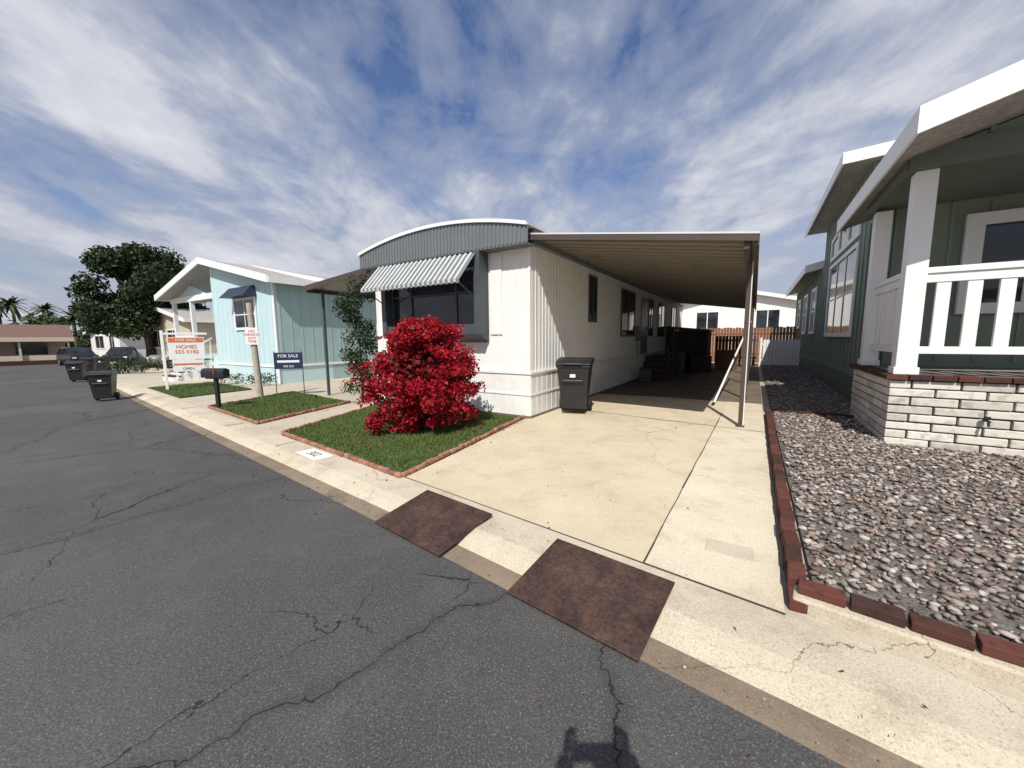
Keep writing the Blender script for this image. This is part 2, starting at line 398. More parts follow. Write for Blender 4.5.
def pebbles(name,poly,n,smin,smax,sub,zlift=.0,smooth=True):
    v,f=ico(sub); X,Y=scatter(poly,n); m=len(X); k=len(v)
    s=smin+(smax-smin)*rng.random(m)**1.8
    sc=np.stack([s*rng.uniform(.9,1.7,m),s*rng.uniform(.7,1.1,m),s*rng.uniform(.4,.75,m)],1)
    th=rng.uniform(0,2*np.pi,m); tl=rng.normal(0,.3,m)
    vv=v[None]*(1+rng.normal(0,.09,(m,k,1)))*sc[:,None,:]
    y=vv[...,1]*np.cos(tl)[:,None]-vv[...,2]*np.sin(tl)[:,None]; z=vv[...,1]*np.sin(tl)[:,None]+vv[...,2]*np.cos(tl)[:,None]
    x=vv[...,0]; xx=x*np.cos(th)[:,None]-y*np.sin(th)[:,None]; yy=x*np.sin(th)[:,None]+y*np.cos(th)[:,None]
    Z=.022+s*.25+rng.uniform(0,.018,m)+zlift
    V=np.stack([xx+X[:,None],yy+Y[:,None],z+Z[:,None]+gzv(X,Y)[:,None]],-1).reshape(-1,3)
    F=(f[None]+ (np.arange(m)*k)[:,None,None]).reshape(-1,3)
    return npmesh(name,V,F,pebble,None,smooth)
pebbles('gravel',[ED(.37,2.66),SN(-4.6,2.60),ED(5.5,5.2),ED(5.5,6.7),ED(.37,6.7)],14500,.010,.028,1)
pebbles('gravel',[ED(.37,6.6),ED(1.5,6.6),ED(1.8,8.8),ED(1.8,13),ED(.37,13)],5000,.012,.028,1)
pebbles('gravel',[ED(.37,13),ED(1.8,13),ED(1.8,24),ED(.37,24)],2500,.015,.035,1)
X=rng.uniform(0,1,170);s_=-5+X*9; n_=1.66+np.abs(rng.normal(0,.10,170)); 
v,f=ico(1); V=[];F=[]
for i in range(170):
    x,y=SN(s_[i],n_[i]); 
    if .5<s_[i]<1.4 or 1.9<s_[i]<2.8: continue
    r=rng.uniform(.003,.008); zz=gz(x,y)-.070+max(0,(n_[i]-1.80))*.32
    V.append(v*r*np.array([1.2,1,.6])+np.array([x,y,zz+r*.3]));F.append(f+len(v)*len(F))
npmesh('gutter_grit',np.concatenate(V),np.concatenate(F),pebble)
# dry leaves and twigs scattered on the pavements and road edge
s_=rng.uniform(-4,12,240); n_=rng.choice([1.75,2.2,3.0,1.2],240,p=[.4,.25,.2,.15])+rng.normal(0,.18,240)
P=[]
for a,b in zip(s_,n_):
    x,y=SN(a,b); zz=-.074 if b<1.82 else (.006 if b>1.98 else -.02)
    P.append((x,y,gz(x,y)+zz+.004))
leafmesh('fallen_leaves',np.array(P),.022,M_island('dry_leaf',[(.16,.09,.04),(.09,.05,.03),(.24,.16,.07)],.9,.2),None,up=6)

# ---------------------------------------------------------------- white mobile home
HS=-A_HS
home=empty('white_mobile_home',(0,0,0),HS)
EL,ER,D0,D1=-7.5,-3.4,6.01,22.8
mb=MB()
mb.box(EL,ER,D0,D1,.80,3.08)
mb.obj('wall_core',white_side,home)
mb=MB()
x=EL+.06
while x<ER: mb.box(x-.012,x+.012,D0-.010,D0,.83,3.0); x+=.135
y=D0+.08
while y<D1: mb.box(ER,ER+.010,y-.012,y+.012,.83,3.04); y+=.135
mb.box(ER-.03,ER+.016,D0-.016,D0+.03,.821,3.0)
mb.obj('siding_ribs',white_side,home,bevel=.004)
mb=MB(); mb.box(EL-.03,ER+.035,D0-.035,D1+.02,-.15,.78)
x=EL
while x<ER: mb.box(x,x+.008,D0-.041,D0-.035,.03,.38); mb.box(x,x+.008,D0-.041,D0-.035,.43,.77); x+=.2
y=D0
while y<D1: mb.box(ER+.035,ER+.041,y,y+.008,.03,.38); mb.box(ER+.035,ER+.041,y,y+.008,.43,.77); y+=.2
mb.box(EL-.035,ER+.055,D0-.055,D1+.03,.78,.82)
mb.box(EL-.035,ER+.048,D0-.048,D1+.03,.39,.42)
mb.obj('skirting',skirt_m,home)
mb=MB(); mb.box(EL-.04,ER+.05,D0-.05,D1,-.15,.02); mb.obj('skirting_base',mortar,home)
def arc(e): 
    c=(EL+ER)/2; t=(e-c)/((ER-EL)/2+.1); return 3.33+.27*(1-t*t)
top=[(EL-.12+i*(ER-EL+.24)/24,0) for i in range(25)]
top=[(p[0],arc(p[0])) for p in top]
mb=MB(); mb.prism([(EL-.12,3.30)]+top+[(ER+.12,3.30)],D0-.262,D1+.1,'y'); mb.obj('roof',roof_w,home,False)
mb=MB()
mb.prism([(EL-.125,3.02)]+[(a,b-.03) for a,b in top]+[(ER+.125,3.02)],D0-.29,D0-.263,'y')
x=EL-.10
while x<ER+.1: mb.box(x,x+.035,D0-.303,D0-.2905,3.025,arc(x+.02)-.06); x+=.085
mb.obj('front_fascia',grey_fascia,home)
mb=MB()
for i in range(24):
    a=top[i];b=top[i+1]
    mb.hexa([(a[0],D0-.33,a[1]-.045),(b[0],D0-.33,b[1]-.045),(b[0],D0-.304,b[1]-.045),(a[0],D0-.304,a[1]-.045)],
            [(a[0],D0-.33,a[1]+.014),(b[0],D0-.33,b[1]+.014),(b[0],D0-.304,b[1]+.014),(a[0],D0-.304,a[1]+.014)])
mb.obj('roof_edge_trim',white_paint,home)
mb=MB(); mb.box(EL-.11,ER+.11,D0-.29,D0-.002,3.00,3.018); mb.box(ER+.001,ER+.09,D0,D1,3.05,3.30); mb.box(EL-.09,EL-.001,D0,D1,3.05,3.30)
mb.obj('eave_trim',grey_fascia,home)
w0,w1=-6.95,-4.28
mb=MB()
mb.box(w1-.13,w1,D0-.30,D0-.012,1.50,2.995); mb.box(w0,w0+.13,D0-.30,D0-.012,1.50,2.995)
mb.hexa([(w0-.0,D0-.02,1.36),(w1,D0-.02,1.36),(w1,D0-.012,1.36),(w0,D0-.012,1.36)],[(w0,D0-.30,1.498),(w1,D0-.30,1.498),(w1,D0-.012,1.498),(w0,D0-.012,1.498)])
mb.box(w0+.13,w1-.13,D0-.26,D0-.012,1.502,1.70)
mb.obj('window_box',dark_trim,home,bevel=.006)
mb=MB(); mb.box(w0+.13,w1-.13,D0-.10,D0-.05,1.70,2.98); mb.obj('front_window_glass',glass,home)
mb=MB()
for xx in (w0+.15,w0+.72,w1-.72,w1-.16): mb.box(xx,xx+.035,D0-.13,D0-.10,1.70,2.95)
for z in(1.70,2.30,2.92): mb.box(w0+.15,w1-.13,D0-.128,D0-.102,z,z+.03)
mb.obj('window_mullions',dark_trim,home)
mb=MB(); mb.box(w0-.28,w0-.06,D0-.024,D0-.011,1.5,2.98); mb.box(w1+.04,w1+.30,D0-.024,D0-.011,1.5,2.98); mb.obj('shutters',white_paint,home,bevel=.004)
aw=MB(); x=w0-.02; i=0
while x<w1-.12:
    for (a,b,m,l) in((x,x+.055,0,0),(x+.055,x+.125,1,.018)):
        y0,z0,y1,z1=D0-.31,2.97,D0-.78,2.46
        aw.hexa([(a,y0,z0-l),(b,y0,z0-l),(b,y1,z1-l),(a,y1,z1-l)],[(a,y0,z0+.012-l),(b,y0,z0+.012-l),(b,y1,z1+.012-l),(a,y1,z1+.012-l)],m)
        aw.box(a,b,y1-.012-(.0 if m==0 else -.008),y1-.0005,z1-.06-l,z1+.01-l,m)
    x+=.125
aw.obj('window_awning',[aw_w,aw_g],home)
aw=MB()
for xx in (w0+.02,w1-.16):
    aw.cyl((xx,D0-.76,2.46),(xx,D0-.31,2.22),.012,n=6)
aw.obj('awning_arms',dark_trim,home)
mb=MB();mt=MB()
for (a,b,z0,z1) in ((8.85,9.3,1.85,2.85),(11.5,12.9,1.5,2.80),(14.95,15.6,1.5,2.80),(16.6,17.8,1.5,2.80),(19.6,20.6,1.5,2.80)):
    mb.box(ER+.012,ER+.024,a,b,z0,z1)
    for q in((a-.05,a,z0-.05,z1+.05),(b,b+.05,z0-.05,z1+.05),(a,b,z0-.05,z0),(a,b,z1,z1+.05),((a+b)/2-.015,(a+b)/2+.015,z0,z1)):
        mt.box(ER+.0115,ER+.04,q[0],q[1],q[2],q[3])
mb.obj('side_window_glass',glass,home); mt.obj('side_window_frames',dark_trim,home)
mb=MB(); mb.box(ER+.012,ER+.12,13.1,13.4,1.3,1.8); mb.cyl((ER+.06,13.25,.8),(ER+.06,13.25,1.3),.02,n=8);mb.cyl((ER+.12,13.25,1.6),(ER+.15,13.25,1.6),.07,n=12); mb.obj('meter_box',grey_fascia,home,bevel=.006)
mb=MB()
for k in range(4): mb.box(ER+.06,ER+1.0,13.6+k*.28,15.5,.0+k*.19,.18+k*.19)
mb.obj('entry_steps',wood_brown,home,bevel=.008)
mb=MB()
for y,z in((13.65,.18),(14.6,.75),(15.4,.75)): mb.box(ER+.94,ER+.99,y,y+.05,z,z+.9)
mb.hexa([(ER+.935,13.6,1.05),(ER+.995,13.6,1.05),(ER+.995,14.62,1.65),(ER+.935,14.62,1.65)],[(ER+.935,13.6,1.10),(ER+.995,13.6,1.10),(ER+.995,14.62,1.70),(ER+.935,14.62,1.70)])
mb.box(ER+.935,ER+.995,14.63,15.5,1.652,1.70)
mb.obj('entry_rail',black_m,home)
mb=MB(); mb.box(ER+.012,ER+.03,13.85,14.75,.84,2.80); mb.box(ER+.031,ER+.07,14.62,14.66,1.7,1.8); mb.obj('side_door',grey_fascia,home)
# carport
cp=empty('carport',(0,0,0),HS)
c0,c1,f0,f1=-3.30,-.06,5.95,21.5
zi,zo=3.15,2.68
mb=MB()
mb.hexa([(c0,f0,zi),(c1,f0,zo),(c1,f1,zo),(c0,f1,zi)],[(c0,f0,zi+.03),(c1,f0,zo+.03),(c1,f1,zo+.03),(c0,f1,zi+.03)])
y=f0+.3
while y<f1:
    mb.hexa([(c0,y,zi-.022),(c1-.05,y,zo-.015),(c1-.05,y+.02,zo-.015),(c0,y+.02,zi-.022)],[(c0,y,zi-.001),(c1-.05,y,zo+.006),(c1-.05,y+.02,zo+.006),(c0,y+.02,zi-.001)])
    y+=.305
mb.obj('roof_pans',carport_under,cp)
mb=MB()
mb.hexa([(c0-.05,f0-.04,zi-.055),(c1+.03,f0-.04,zo-.055),(c1+.03,f0-.002,zo-.055),(c0-.05,f0-.002,zi-.055)],[(c0-.05,f0-.04,zi+.03),(c1+.03,f0-.04,zo+.03),(c1+.03,f0-.002,zo+.03),(c0-.05,f0-.002,zi+.03)])
mb.box(c1+.002,c1+.04,f0-.001,f1,zo-.10,zo+.045)
mb.box(c1-.13,c1-.06,f0+.01,f1,zo-.13,zo-.03)
mb.obj('fascia_gutter',brown_trim,cp)
mb=MB()
mb.hexa([(c0-.05,f0-.046,zi+.031),(c1+.042,f0-.046,zo+.031),(c1+.042,f0+.02,zo+.031),(c0-.05,f0+.02,zi+.031)],[(c0-.05,f0-.046,zi+.055),(c1+.042,f0-.046,zo+.055),(c1+.042,f0+.02,zo+.055),(c0-.05,f0+.02,zi+.055)])
mb.obj('fascia_drip_edge',roof_w,cp)
mb=MB()
for y in (7.0,10.2,13.4,16.6,19.8):
    mb.box(-.155,-.095,y-.03,y+.03,.02,zo-.131); mb.box(-.185,-.065,y-.06,y+.06,0,.02)
mb.box(-.094,-.080,6.985,7.015,.021,zo-.131,1)
mb.obj('posts',[brown_trim,white_paint],cp,bevel=.003)
sh=empty('storage_shed',(0,0,0),HS)
mb=MB(); mb.box(-3.3,-1.7,18.2,20,0,1.65); mb.obj('walls',wood_brown,sh)
mb=MB(); mb.prism([(-3.34,1.65),(-3.34,1.9),(-1.6,1.72),(-1.6,1.65)],18.1,20.1,'y'); mb.obj('roof',brown_trim,sh)
mb=MB(); mb.box(-2.85,-2.15,18.16,18.198,0,1.55); mb.box(-2.25,-2.21,18.13,18.16,.8,1.0);mb.obj('door',black_m,sh)
sc=empty('carport_darkening_screen',(0,0,0),HS)  # slatted screen added to make the carport's far end darker
mb=MB()
for i in range(12): mb.box(-1.6+i*.14,-1.49+i*.14,21.0,21.02,.05,1.45)
mb.box(-1.62,.10,21.021,21.05,.4,.48);mb.box(-1.62,.10,21.021,21.05,1.2,1.28)
mb.obj('slats',brown_trim,sc)
def stackbox(nm,e_,d_,w,l,h,m,rot=0):
    x,y=ED(e_,d_); q=empty(nm,(x,y,.008),HS+rot); b=MB(); b.box(-w/2,w/2,-l/2,l/2,0,h); b.obj('box',m,q,bevel=.01)
    b=MB(); b.box(-w/2-.01,w/2+.01,-l/2-.01,l/2+.01,h+.001,h+.03); b.obj('lid',m,q,bevel=.006)
stackbox('storage_bin',-2.6,16.6,.6,.9,.85,black_pl,.1);stackbox('storage_bin',-1.0,19.3,.7,.6,.8,boxcard,-.2);stackbox('storage_bin',-2.9,12.6,.35,.3,.4,black_pl,.3);stackbox('storage_bin',-1.9,17.6,.8,.6,.6,wood_brown,.3)
wp=empty('leaning_white_pole',(0,0,0),HS)
mb=MB(); mb.cyl((-.66,9.0,.03),(-.13,13.30,1.85),.022,n=10); mb.obj('pole',white_paint,wp)
mb=MB(); mb.cyl((-.675,8.9,.008),(-.66,9.0,.04),.025,.028,10); mb.obj('rubber_foot',rubber,wp)

pc=empty('patio_cover',(0,0,0),HS)
p0,p1,g0,g1=-10.25,-7.62,6.0,15
mb=MB(); mb.hexa([(p0,g0,2.80),(p1,g0,3.02),(p1,g1,3.02),(p0,g1,2.80)],[(p0,g0,2.84),(p1,g0,3.06),(p1,g1,3.06),(p0,g1,2.84)])
mb.obj('roof_pans',carport_under,pc)
mb=MB(); mb.hexa([(p0-.03,g0-.04,2.74),(p1,g0-.04,2.96),(p1,g0-.003,2.96),(p0-.03,g0-.003,2.74)],[(p0-.03,g0-.04,2.88),(p1,g0-.04,3.10),(p1,g0-.003,3.10),(p0-.03,g0-.003,2.88)])
mb.box(p0-.06,p0-.002,g0,g1,2.70,2.88); mb.obj('fascia',brown_trim,pc)
mb=MB()
for y in (6.35,8.4,11,13.5): mb.box(p0+.1,p0+.16,y-.03,y+.03,-.2,2.80)
mb.obj('posts',dark_trim,pc)

# ---------------------------------------------------------------- green house on the right
gh=empty('green_house',(0,0,0),HS)
WE=1.86
mb=MB(); mb.box(WE,9.5,8.9,27,.0,3.80); mb.box(WE-.006,9.5,10.9,17.0,3.0,4.9); mb.obj('walls',green_wall,gh)
mb=MB()
y=9.0
while y<27:
    hi=(3.66 if not(10.9<y<16.95) else 4.88)
    mb.box(WE-.025,WE-.0065,y,y+.045,.62,hi); y+=.41
x=WE+.2
while x<9: 
    mb.box(x,x+.045,8.88,8.8995,1.0,3.45); mb.box(x,x+.045,10.875,10.8995,4.0,4.88); x+=.41
mb.box(WE-.03,WE-.001,8.87,27,.56,.62)
mb.obj('siding_battens',green_wall,gh)
mb=MB(); mb.box(WE-.02,WE-.002,8.9,27,0,.56)
mb.obj('foundation_skirt',green_dark,gh)
mg=MB();mt=MB()
def swin(y0,y1,z0,z1,mull=(),z1b=None):
    z1b=z1 if z1b is None else z1b
    mg.hexa([(WE-.030,y0,z0),(WE-.010,y0,z0),(WE-.010,y1,z0),(WE-.030,y1,z0)],[(WE-.030,y0,z1),(WE-.010,y0,z1),(WE-.010,y1,z1b),(WE-.030,y1,z1b)])
    T=.11
    mt.box(WE-.060,WE-.0075,y0-T,y0,z0-T,z1+T);mt.box(WE-.060,WE-.0075,y1,y1+T,z0-T,z1b+T)
    mt.box(WE-.060,WE-.0075,y0,y1,z0-T,z0)
    mt.hexa([(WE-.060,y0,z1),(WE-.0075,y0,z1),(WE-.0075,y1,z1b),(WE-.060,y1,z1b)],[(WE-.060,y0,z1+T),(WE-.0075,y0,z1+T),(WE-.0075,y1,z1b+T),(WE-.060,y1,z1b+T)])
    for q in mull: mt.box(WE-.045,WE-.031,q-.025,q+.025,z0,z1)
    if z1-z0>1.2: mt.box(WE-.044,WE-.032,y0,y1,(z0+z1)/2-.02,(z0+z1)/2+.02)
swin(11.6,15.2,1.50,3.38,(12.8,14.0)); swin(11.6,12.7,3.72,4.48,(),4.38);swin(12.95,14.0,3.72,4.36,(),4.26);swin(14.25,15.2,3.72,4.24,(),4.14)
swin(18.2,19.4,1.6,3.1,(18.8,));swin(21,22.2,1.6,3.1,(21.6,));swin(24,25,1.9,3.1)
mg.obj('side_window_glass',glass,gh);mt.obj('side_window_trim',white_paint,gh,bevel=.006)
def gable(mbr,mbt,ee,er,y0,y1,ze,slope,th=.16,ft=.20,ex=10.5):
    zr=ze+slope*(er-ee)
    prof=[(ee,ze),(er,zr),(ex,zr-slope*(ex-er)),(ex,zr-slope*(ex-er)+th),(er,zr+th),(ee,ze+th)]
    mbr.prism(prof,y0,y1,'y')
    mbt.box(ee-.03,ee-.002,y0-.03,y1,ze-.04,ze+ft)
    for (a,za,b,zb) in ((ee-.03,ze,er,zr),(er,zr,ex,zr-slope*(ex-er))):
        mbt.hexa([(a,y0-.065,za-.06),(b,y0-.065,zb-.06),(b,y0-.0305,zb-.06),(a,y0-.0305,za-.06)],
                 [(a,y0-.065,za+ft),(b,y0-.065,zb+ft),(b,y0-.0305,zb+ft),(a,y0-.0305,za+ft)])
r=MB();t=MB()
gable(r,t,1.30,6.2,5.75,10.3,3.50,.30)
gable(r,t,1.40,6.2,17.4,27.5,3.68,.26)
r.obj('roof',shingle,gh); t.obj('fascia_boards',white_paint,gh)
r=MB();t=MB()
r.hexa([(1.32,10.5,4.9),(9,10.5,5.25),(9,17.3,5.25),(1.32,17.3,4.9)],[(1.32,10.5,5.02),(9,10.5,5.37),(9,17.3,5.37),(1.32,17.3,5.02)])
t.box(1.29,1.318,10.47,17.3,4.83,5.05); t.hexa([(1.29,10.44,4.83),(9,10.44,5.18),(9,10.469,5.18),(1.29,10.469,4.83)],[(1.29,10.44,5.05),(9,10.44,5.40),(9,10.469,5.40),(1.29,10.469,5.05)])
r.obj('upper_roof',shingle,gh);t.obj('upper_fascia',white_paint,gh)
mb=MB(); mb.prism([(1.50,3.44),(9.0,3.44),(9.0,3.64),(6.2,4.92),(1.50,3.55)],6.80,6.90,'y'); 
mb.obj('porch_gable_infill',green_wall,gh)
mb=MB(); x=1.7
while x<6.2: mb.box(x,x+.045,6.78,6.799,3.68,3.54+.30*(x-1.3)-.02); x+=.41
mb.obj('gable_battens',green_wall,gh)
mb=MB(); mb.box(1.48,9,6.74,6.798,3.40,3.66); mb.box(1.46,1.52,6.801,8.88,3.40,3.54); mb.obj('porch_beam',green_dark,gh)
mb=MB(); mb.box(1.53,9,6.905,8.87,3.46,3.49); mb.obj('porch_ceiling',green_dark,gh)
mb=MB(); mb.box(1.56,9,6.81,8.88,-.05,.86); mb.obj('porch_base_core',mortar,gh)
mb=MB(); nc=8; ch=.86/nc
for k in range(nc):
    z0=k*ch+.007; z1=(k+1)*ch-.009; off=(k%2)*.215
    x=1.50-off
    while x<7.5:
        a=max(x,1.50)+.006; b=x+.415
        if b-a>.05: mb.box(a,b,6.75+random.uniform(-.005,.005),6.81,z0+random.uniform(-.004,.004),z1+random.uniform(-.003,.003))
        x+=.43
    y=6.82-(0 if off else .215)
    while y<8.9:
        a=max(y,6.825); b=min(y+.415,8.88)
        if b-a>.05: mb.box(1.50+random.uniform(-.004,.004),1.56,a,b,z0,z1)
        y+=.43
mb.obj('porch_masonry',slump,gh,bevel=.009)
mb=MB(); x=1.46
while x<7.5: mb.box(x,x+.20,6.71,6.90,.865+random.uniform(-.003,.003),.925+random.uniform(-.003,.003)); x+=.212
y=6.912
while y<8.85: mb.box(1.46,1.65,y,y+.2,.865,.925); y+=.212
mb.obj('porch_brick_cap',redbrick,gh,bevel=.005)
mb=MB(); mb.box(1.66,9,6.91,8.88,.85,.915); mb.obj('porch_floor',M('porch_deck',(.22,.20,.18),.8),gh)
mb=MB()
for (a,b) in ((1.55,6.80),(1.55,8.62),(5.6,6.80)):
    mb.box(a,a+.20,b,b+.20,.930,3.395)
    mb.box(a-.02,a+.22,b-.02,b+.22,.928,1.02)
mb.obj('porch_columns',white_paint,gh,bevel=.006)
mb=MB()
mb.box(1.752,5.598,6.85,6.96,2.18,2.25); mb.box(1.752,5.598,6.87,6.94,2.07,2.178); mb.box(1.752,5.598,6.865,6.945,1.19,1.28)
x=1.86
while x<5.5: mb.box(x,x+.125,6.88,6.925,1.282,2.068); x+=.26
mb.box(1.60,1.71,7.002,8.618,2.18,2.25); mb.box(1.62,1.69,7.002,8.618,2.07,2.178); mb.box(1.615,1.695,7.002,8.618,1.19,1.28)
y=7.10
while y<8.5: mb.box(1.635,1.68,y,y+.125,1.282,2.068); y+=.24
mb.obj('porch_railing',white_paint,gh,bevel=.004)
mg=MB(); mg.box(2.82,3.75,8.83,8.86,1.9,3.05);mg.box(4.5,5.3,8.83,8.86,1.9,3.05); mg.obj('porch_window_glass',glass,gh)
mt=MB()
for(a,b,z0,z1) in((2.82,3.75,1.9,3.05),(4.5,5.3,1.9,3.05)):
    mt.box(a-.2,a,8.80,8.878,z0-.16,z1+.18);mt.box(b,b+.2,8.80,8.878,z0-.16,z1+.18);mt.box(a,b,8.80,8.878,z1,z1+.18);mt.box(a,b,8.80,8.878,z0-.16,z0)
    mt.box((a+b)/2-.02,(a+b)/2+.02,8.81,8.829,z0,z1); mt.box(a,b,8.812,8.828,(z0+z1)/2-.02,(z0+z1)/2+.02)
mt.obj('porch_window_trim',white_paint,gh,bevel=.005)
mb=MB(); mb.cyl((2.35,6.75,.42),(2.35,6.62,.42),.014,n=8); mb.cyl((2.35,6.64,.42),(2.35,6.63,.36),.012,n=8); mb.cyl((2.35,6.68,.435),(2.35,6.68,.47),.03,n=8); mb.obj('hose_bib',black_m,gh)

gt=empty('white_gate',(0,0,0),HS)
mb=MB(); x=.35
while x<1.75: mb.box(x,x+.12,22.0,22.03,.06,1.25); x+=.13
mb.box(.3,1.8,22.035,22.07,.25,.33);mb.box(.3,1.8,22.035,22.07,1.0,1.08);mb.box(.22,.3,21.98,22.08,0,1.35)
mb.obj('pickets',white_paint,gt,bevel=.005)
fn=empty('wooden_fence',(0,0,0),HS)
mb=MB(); x=-14
while x<14: mb.box(x,x+.135,25.0,25.02,.03,1.9+random.uniform(-.03,.03)); x+=.145
mb.box(-14,14,25.022,25.06,.4,.5);mb.box(-14,14,25.022,25.06,1.5,1.6)
mb.obj('boards',fence_m,fn)

# ---------------------------------------------------------------- neighbouring homes
def simple_home(name,e0,e1,d0,d1,z0,ze,zp,wall,roofm,base=-.3,windows=(),swindows=()):
    h=empty(name,(0,0,0),HS)
    mb=MB(); mb.box(e0,e1,d0,d1,base,ze)
    c=(e0+e1)/2
    if zp>ze: mb.prism([(e0,ze),(e1,ze),(c,zp)],d0,d1,'y')
    mb.obj('walls',wall,h)
    ov=.4; sl=(zp-ze)/((e1-e0)/2); zz=ze-sl*ov
    mb=MB(); mb.prism([(e0-ov,zz),(c,zp),(e1+ov,zz),(e1+ov,zz+.15),(c,zp+.15),(e0-ov,zz+.15)],d0-ov,d1+ov,'y'); mb.obj('roof',roofm,h)
    t=MB()
    for (a,za,b,zb) in((e0-ov,zz,c,zp),(c,zp,e1+ov,zz)):
        t.hexa([(a,d0-ov-.04,za-.06),(b,d0-ov-.04,zb-.06),(b,d0-ov-.002,zb-.06),(a,d0-ov-.002,za-.06)],[(a,d0-ov-.04,za+.2),(b,d0-ov-.04,zb+.2),(b,d0-ov-.002,zb+.2),(a,d0-ov-.002,za+.2)])
    t.box(e1+ov+.002,e1+ov+.03,d0-ov,d1+ov,zz-.05,zz+.18);t.box(e0-ov-.03,e0-ov-.002,d0-ov,d1+ov,zz-.05,zz+.18)
    t.obj('fascia_boards',white_paint,h)
    g=MB();t=MB()
    for(a,b,za,zb) in windows:
        g.box(a,b,d0-.03,d0-.005,za,zb); T=.09
        t.box(a-T,a,d0-.05,d0-.004,za-T,zb+T);t.box(b,b+T,d0-.05,d0-.004,za-T,zb+T);t.box(a,b,d0-.05,d0-.004,za-T,za);t.box(a,b,d0-.05,d0-.004,zb,zb+T);t.box((a+b)/2-.03,(a+b)/2+.03,d0-.045,d0-.031,za,zb)
    for(a,b,za,zb) in swindows:
        g.box(e1+.005,e1+.03,a,b,za,zb); T=.09
        t.box(e1+.004,e1+.05,a-T,a,za-T,zb+T);t.box(e1+.004,e1+.05,b,b+T,za-T,zb+T);t.box(e1+.004,e1+.05,a,b,za-T,za);t.box(e1+.004,e1+.05,a,b,zb,zb+T)
    if windows or swindows: g.obj('window_glass',glass,h);t.obj('window_trim',white_paint,h)
    return h
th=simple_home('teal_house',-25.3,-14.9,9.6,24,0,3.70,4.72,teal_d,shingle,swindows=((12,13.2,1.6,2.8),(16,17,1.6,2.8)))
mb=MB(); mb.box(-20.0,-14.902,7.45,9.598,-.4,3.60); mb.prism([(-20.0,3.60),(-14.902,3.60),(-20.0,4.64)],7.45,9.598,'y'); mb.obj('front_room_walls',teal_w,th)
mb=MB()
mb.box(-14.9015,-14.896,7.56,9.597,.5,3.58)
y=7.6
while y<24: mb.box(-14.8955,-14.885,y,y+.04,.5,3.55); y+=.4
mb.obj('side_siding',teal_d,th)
mb=MB()
x=-19.9
while x<-15.05: mb.box(x,x+.035,7.438,7.4495,.51,3.6); x+=.4
mb.obj('siding_battens',teal_w,th)
mb=MB(); mb.box(-20.03,-15.01,7.42,7.449,.42,.5); mb.box(-15.0,-14.87,7.42,7.448,-.3,3.62); mb.box(-14.895,-14.86,7.45,24,.42,.499);mb.obj('corner_trim',white_paint,th)
r=MB();t=MB(); c=-20.0; ze=3.50; zp=4.72; a0=-25.5;b0=-14.5
r.prism([(a0,ze),(c,zp),(b0,ze),(b0,ze+.15),(c,zp+.15),(a0,ze+.15)],7.10,9.198,'y')
for (a,za,b,zb) in((a0,ze,c,zp),(c,zp,b0,ze)):
    t.hexa([(a,7.05,za-.06),(b,7.05,zb-.06),(b,7.098,zb-.06),(a,7.098,za-.06)],[(a,7.05,za+.2),(b,7.05,zb+.2),(b,7.098,zb+.2),(a,7.098,za+.2)])
t.box(b0+.002,b0+.04,7.10,9.2,ze-.05,ze+.18);t.box(a0-.04,a0-.002,7.10,9.2,ze-.05,ze+.18)
r.obj('front_roof',shingle,th);t.obj('front_fascia',white_paint,th)
g=MB();t=MB()
for(a,b,za,zb) in((-17.9,-16.3,1.95,3.0),):
    g.box(a,b,7.41,7.43,za,zb);T=.1
    t.box(a-T,a,7.39,7.434,za-T,zb+T);t.box(b,b+T,7.39,7.434,za-T,zb+T);t.box(a,b,7.39,7.434,za-T,za);t.box(a,b,7.39,7.434,zb,zb+T);t.box(a,b,7.40,7.41,2.43,2.47);t.box(-17.12,-17.08,7.40,7.409,za,zb)
g.box(-23,-22,9.55,9.59,.9,2.9);g.box(-25,-24,9.55,9.59,1.7,2.9)
t.box(-23.1,-23,9.54,9.592,.8,3.0);t.box(-22,-21.9,9.54,9.592,.8,3.0);t.box(-25.1,-25,9.54,9.592,1.6,3.0);t.box(-24,-23.9,9.54,9.592,1.6,3.0)
g.obj('front_window_glass',glass,th);t.obj('front_window_trim',white_paint,th)
mb=MB(); mb.hexa([(-18.1,6.95,3.10),(-16.1,6.95,3.10),(-16.1,7.43,3.12),(-18.1,7.43,3.12)],[(-18.0,7.3,3.5),(-16.2,7.3,3.5),(-16.2,7.43,3.51),(-18.0,7.43,3.51)])
mb.obj('window_hood',navy,th)
mb=MB(); mb.box(-25.3,-20.01,7.6,9.59,-.4,.75); mb.obj('porch_base',teal_w,th)
mb=MB()
for x in(-25.2,-23.0,-20.2): mb.box(x,x+.16,7.62,7.78,.76,3.5)
mb.box(-25.04,-23.02,7.64,7.74,1.62,1.70);mb.box(-25.04,-23.02,7.66,7.72,.88,.94)
x=-25.0
while x<-23.1: mb.box(x,x+.06,7.67,7.71,.94,1.62);x+=.17
mb.box(-25.3,-20,7.60,7.618,3.3,3.55)
for x in (-22.2,-20.9):
    for k in range(5): mb.box(x,x+.06,7.5-k*.32,7.55-k*.32,.60-k*.2,1.46-k*.2)
    mb.hexa([(x-.01,6.15,.62),(x+.07,6.15,.62),(x+.07,7.6,1.50),(x-.01,7.6,1.50)],[(x-.01,6.15,.70),(x+.07,6.15,.70),(x+.07,7.6,1.58),(x-.01,7.6,1.58)])
mb.obj('porch_posts_railing',white_paint,th)
mb=MB()
for k in range(5): mb.box(-22.12,-20.91,7.3-k*.3,7.6-k*.3+.02,-.4,.58-k*.17)
mb.obj('steps_risers',white_paint,th)
mb=MB()
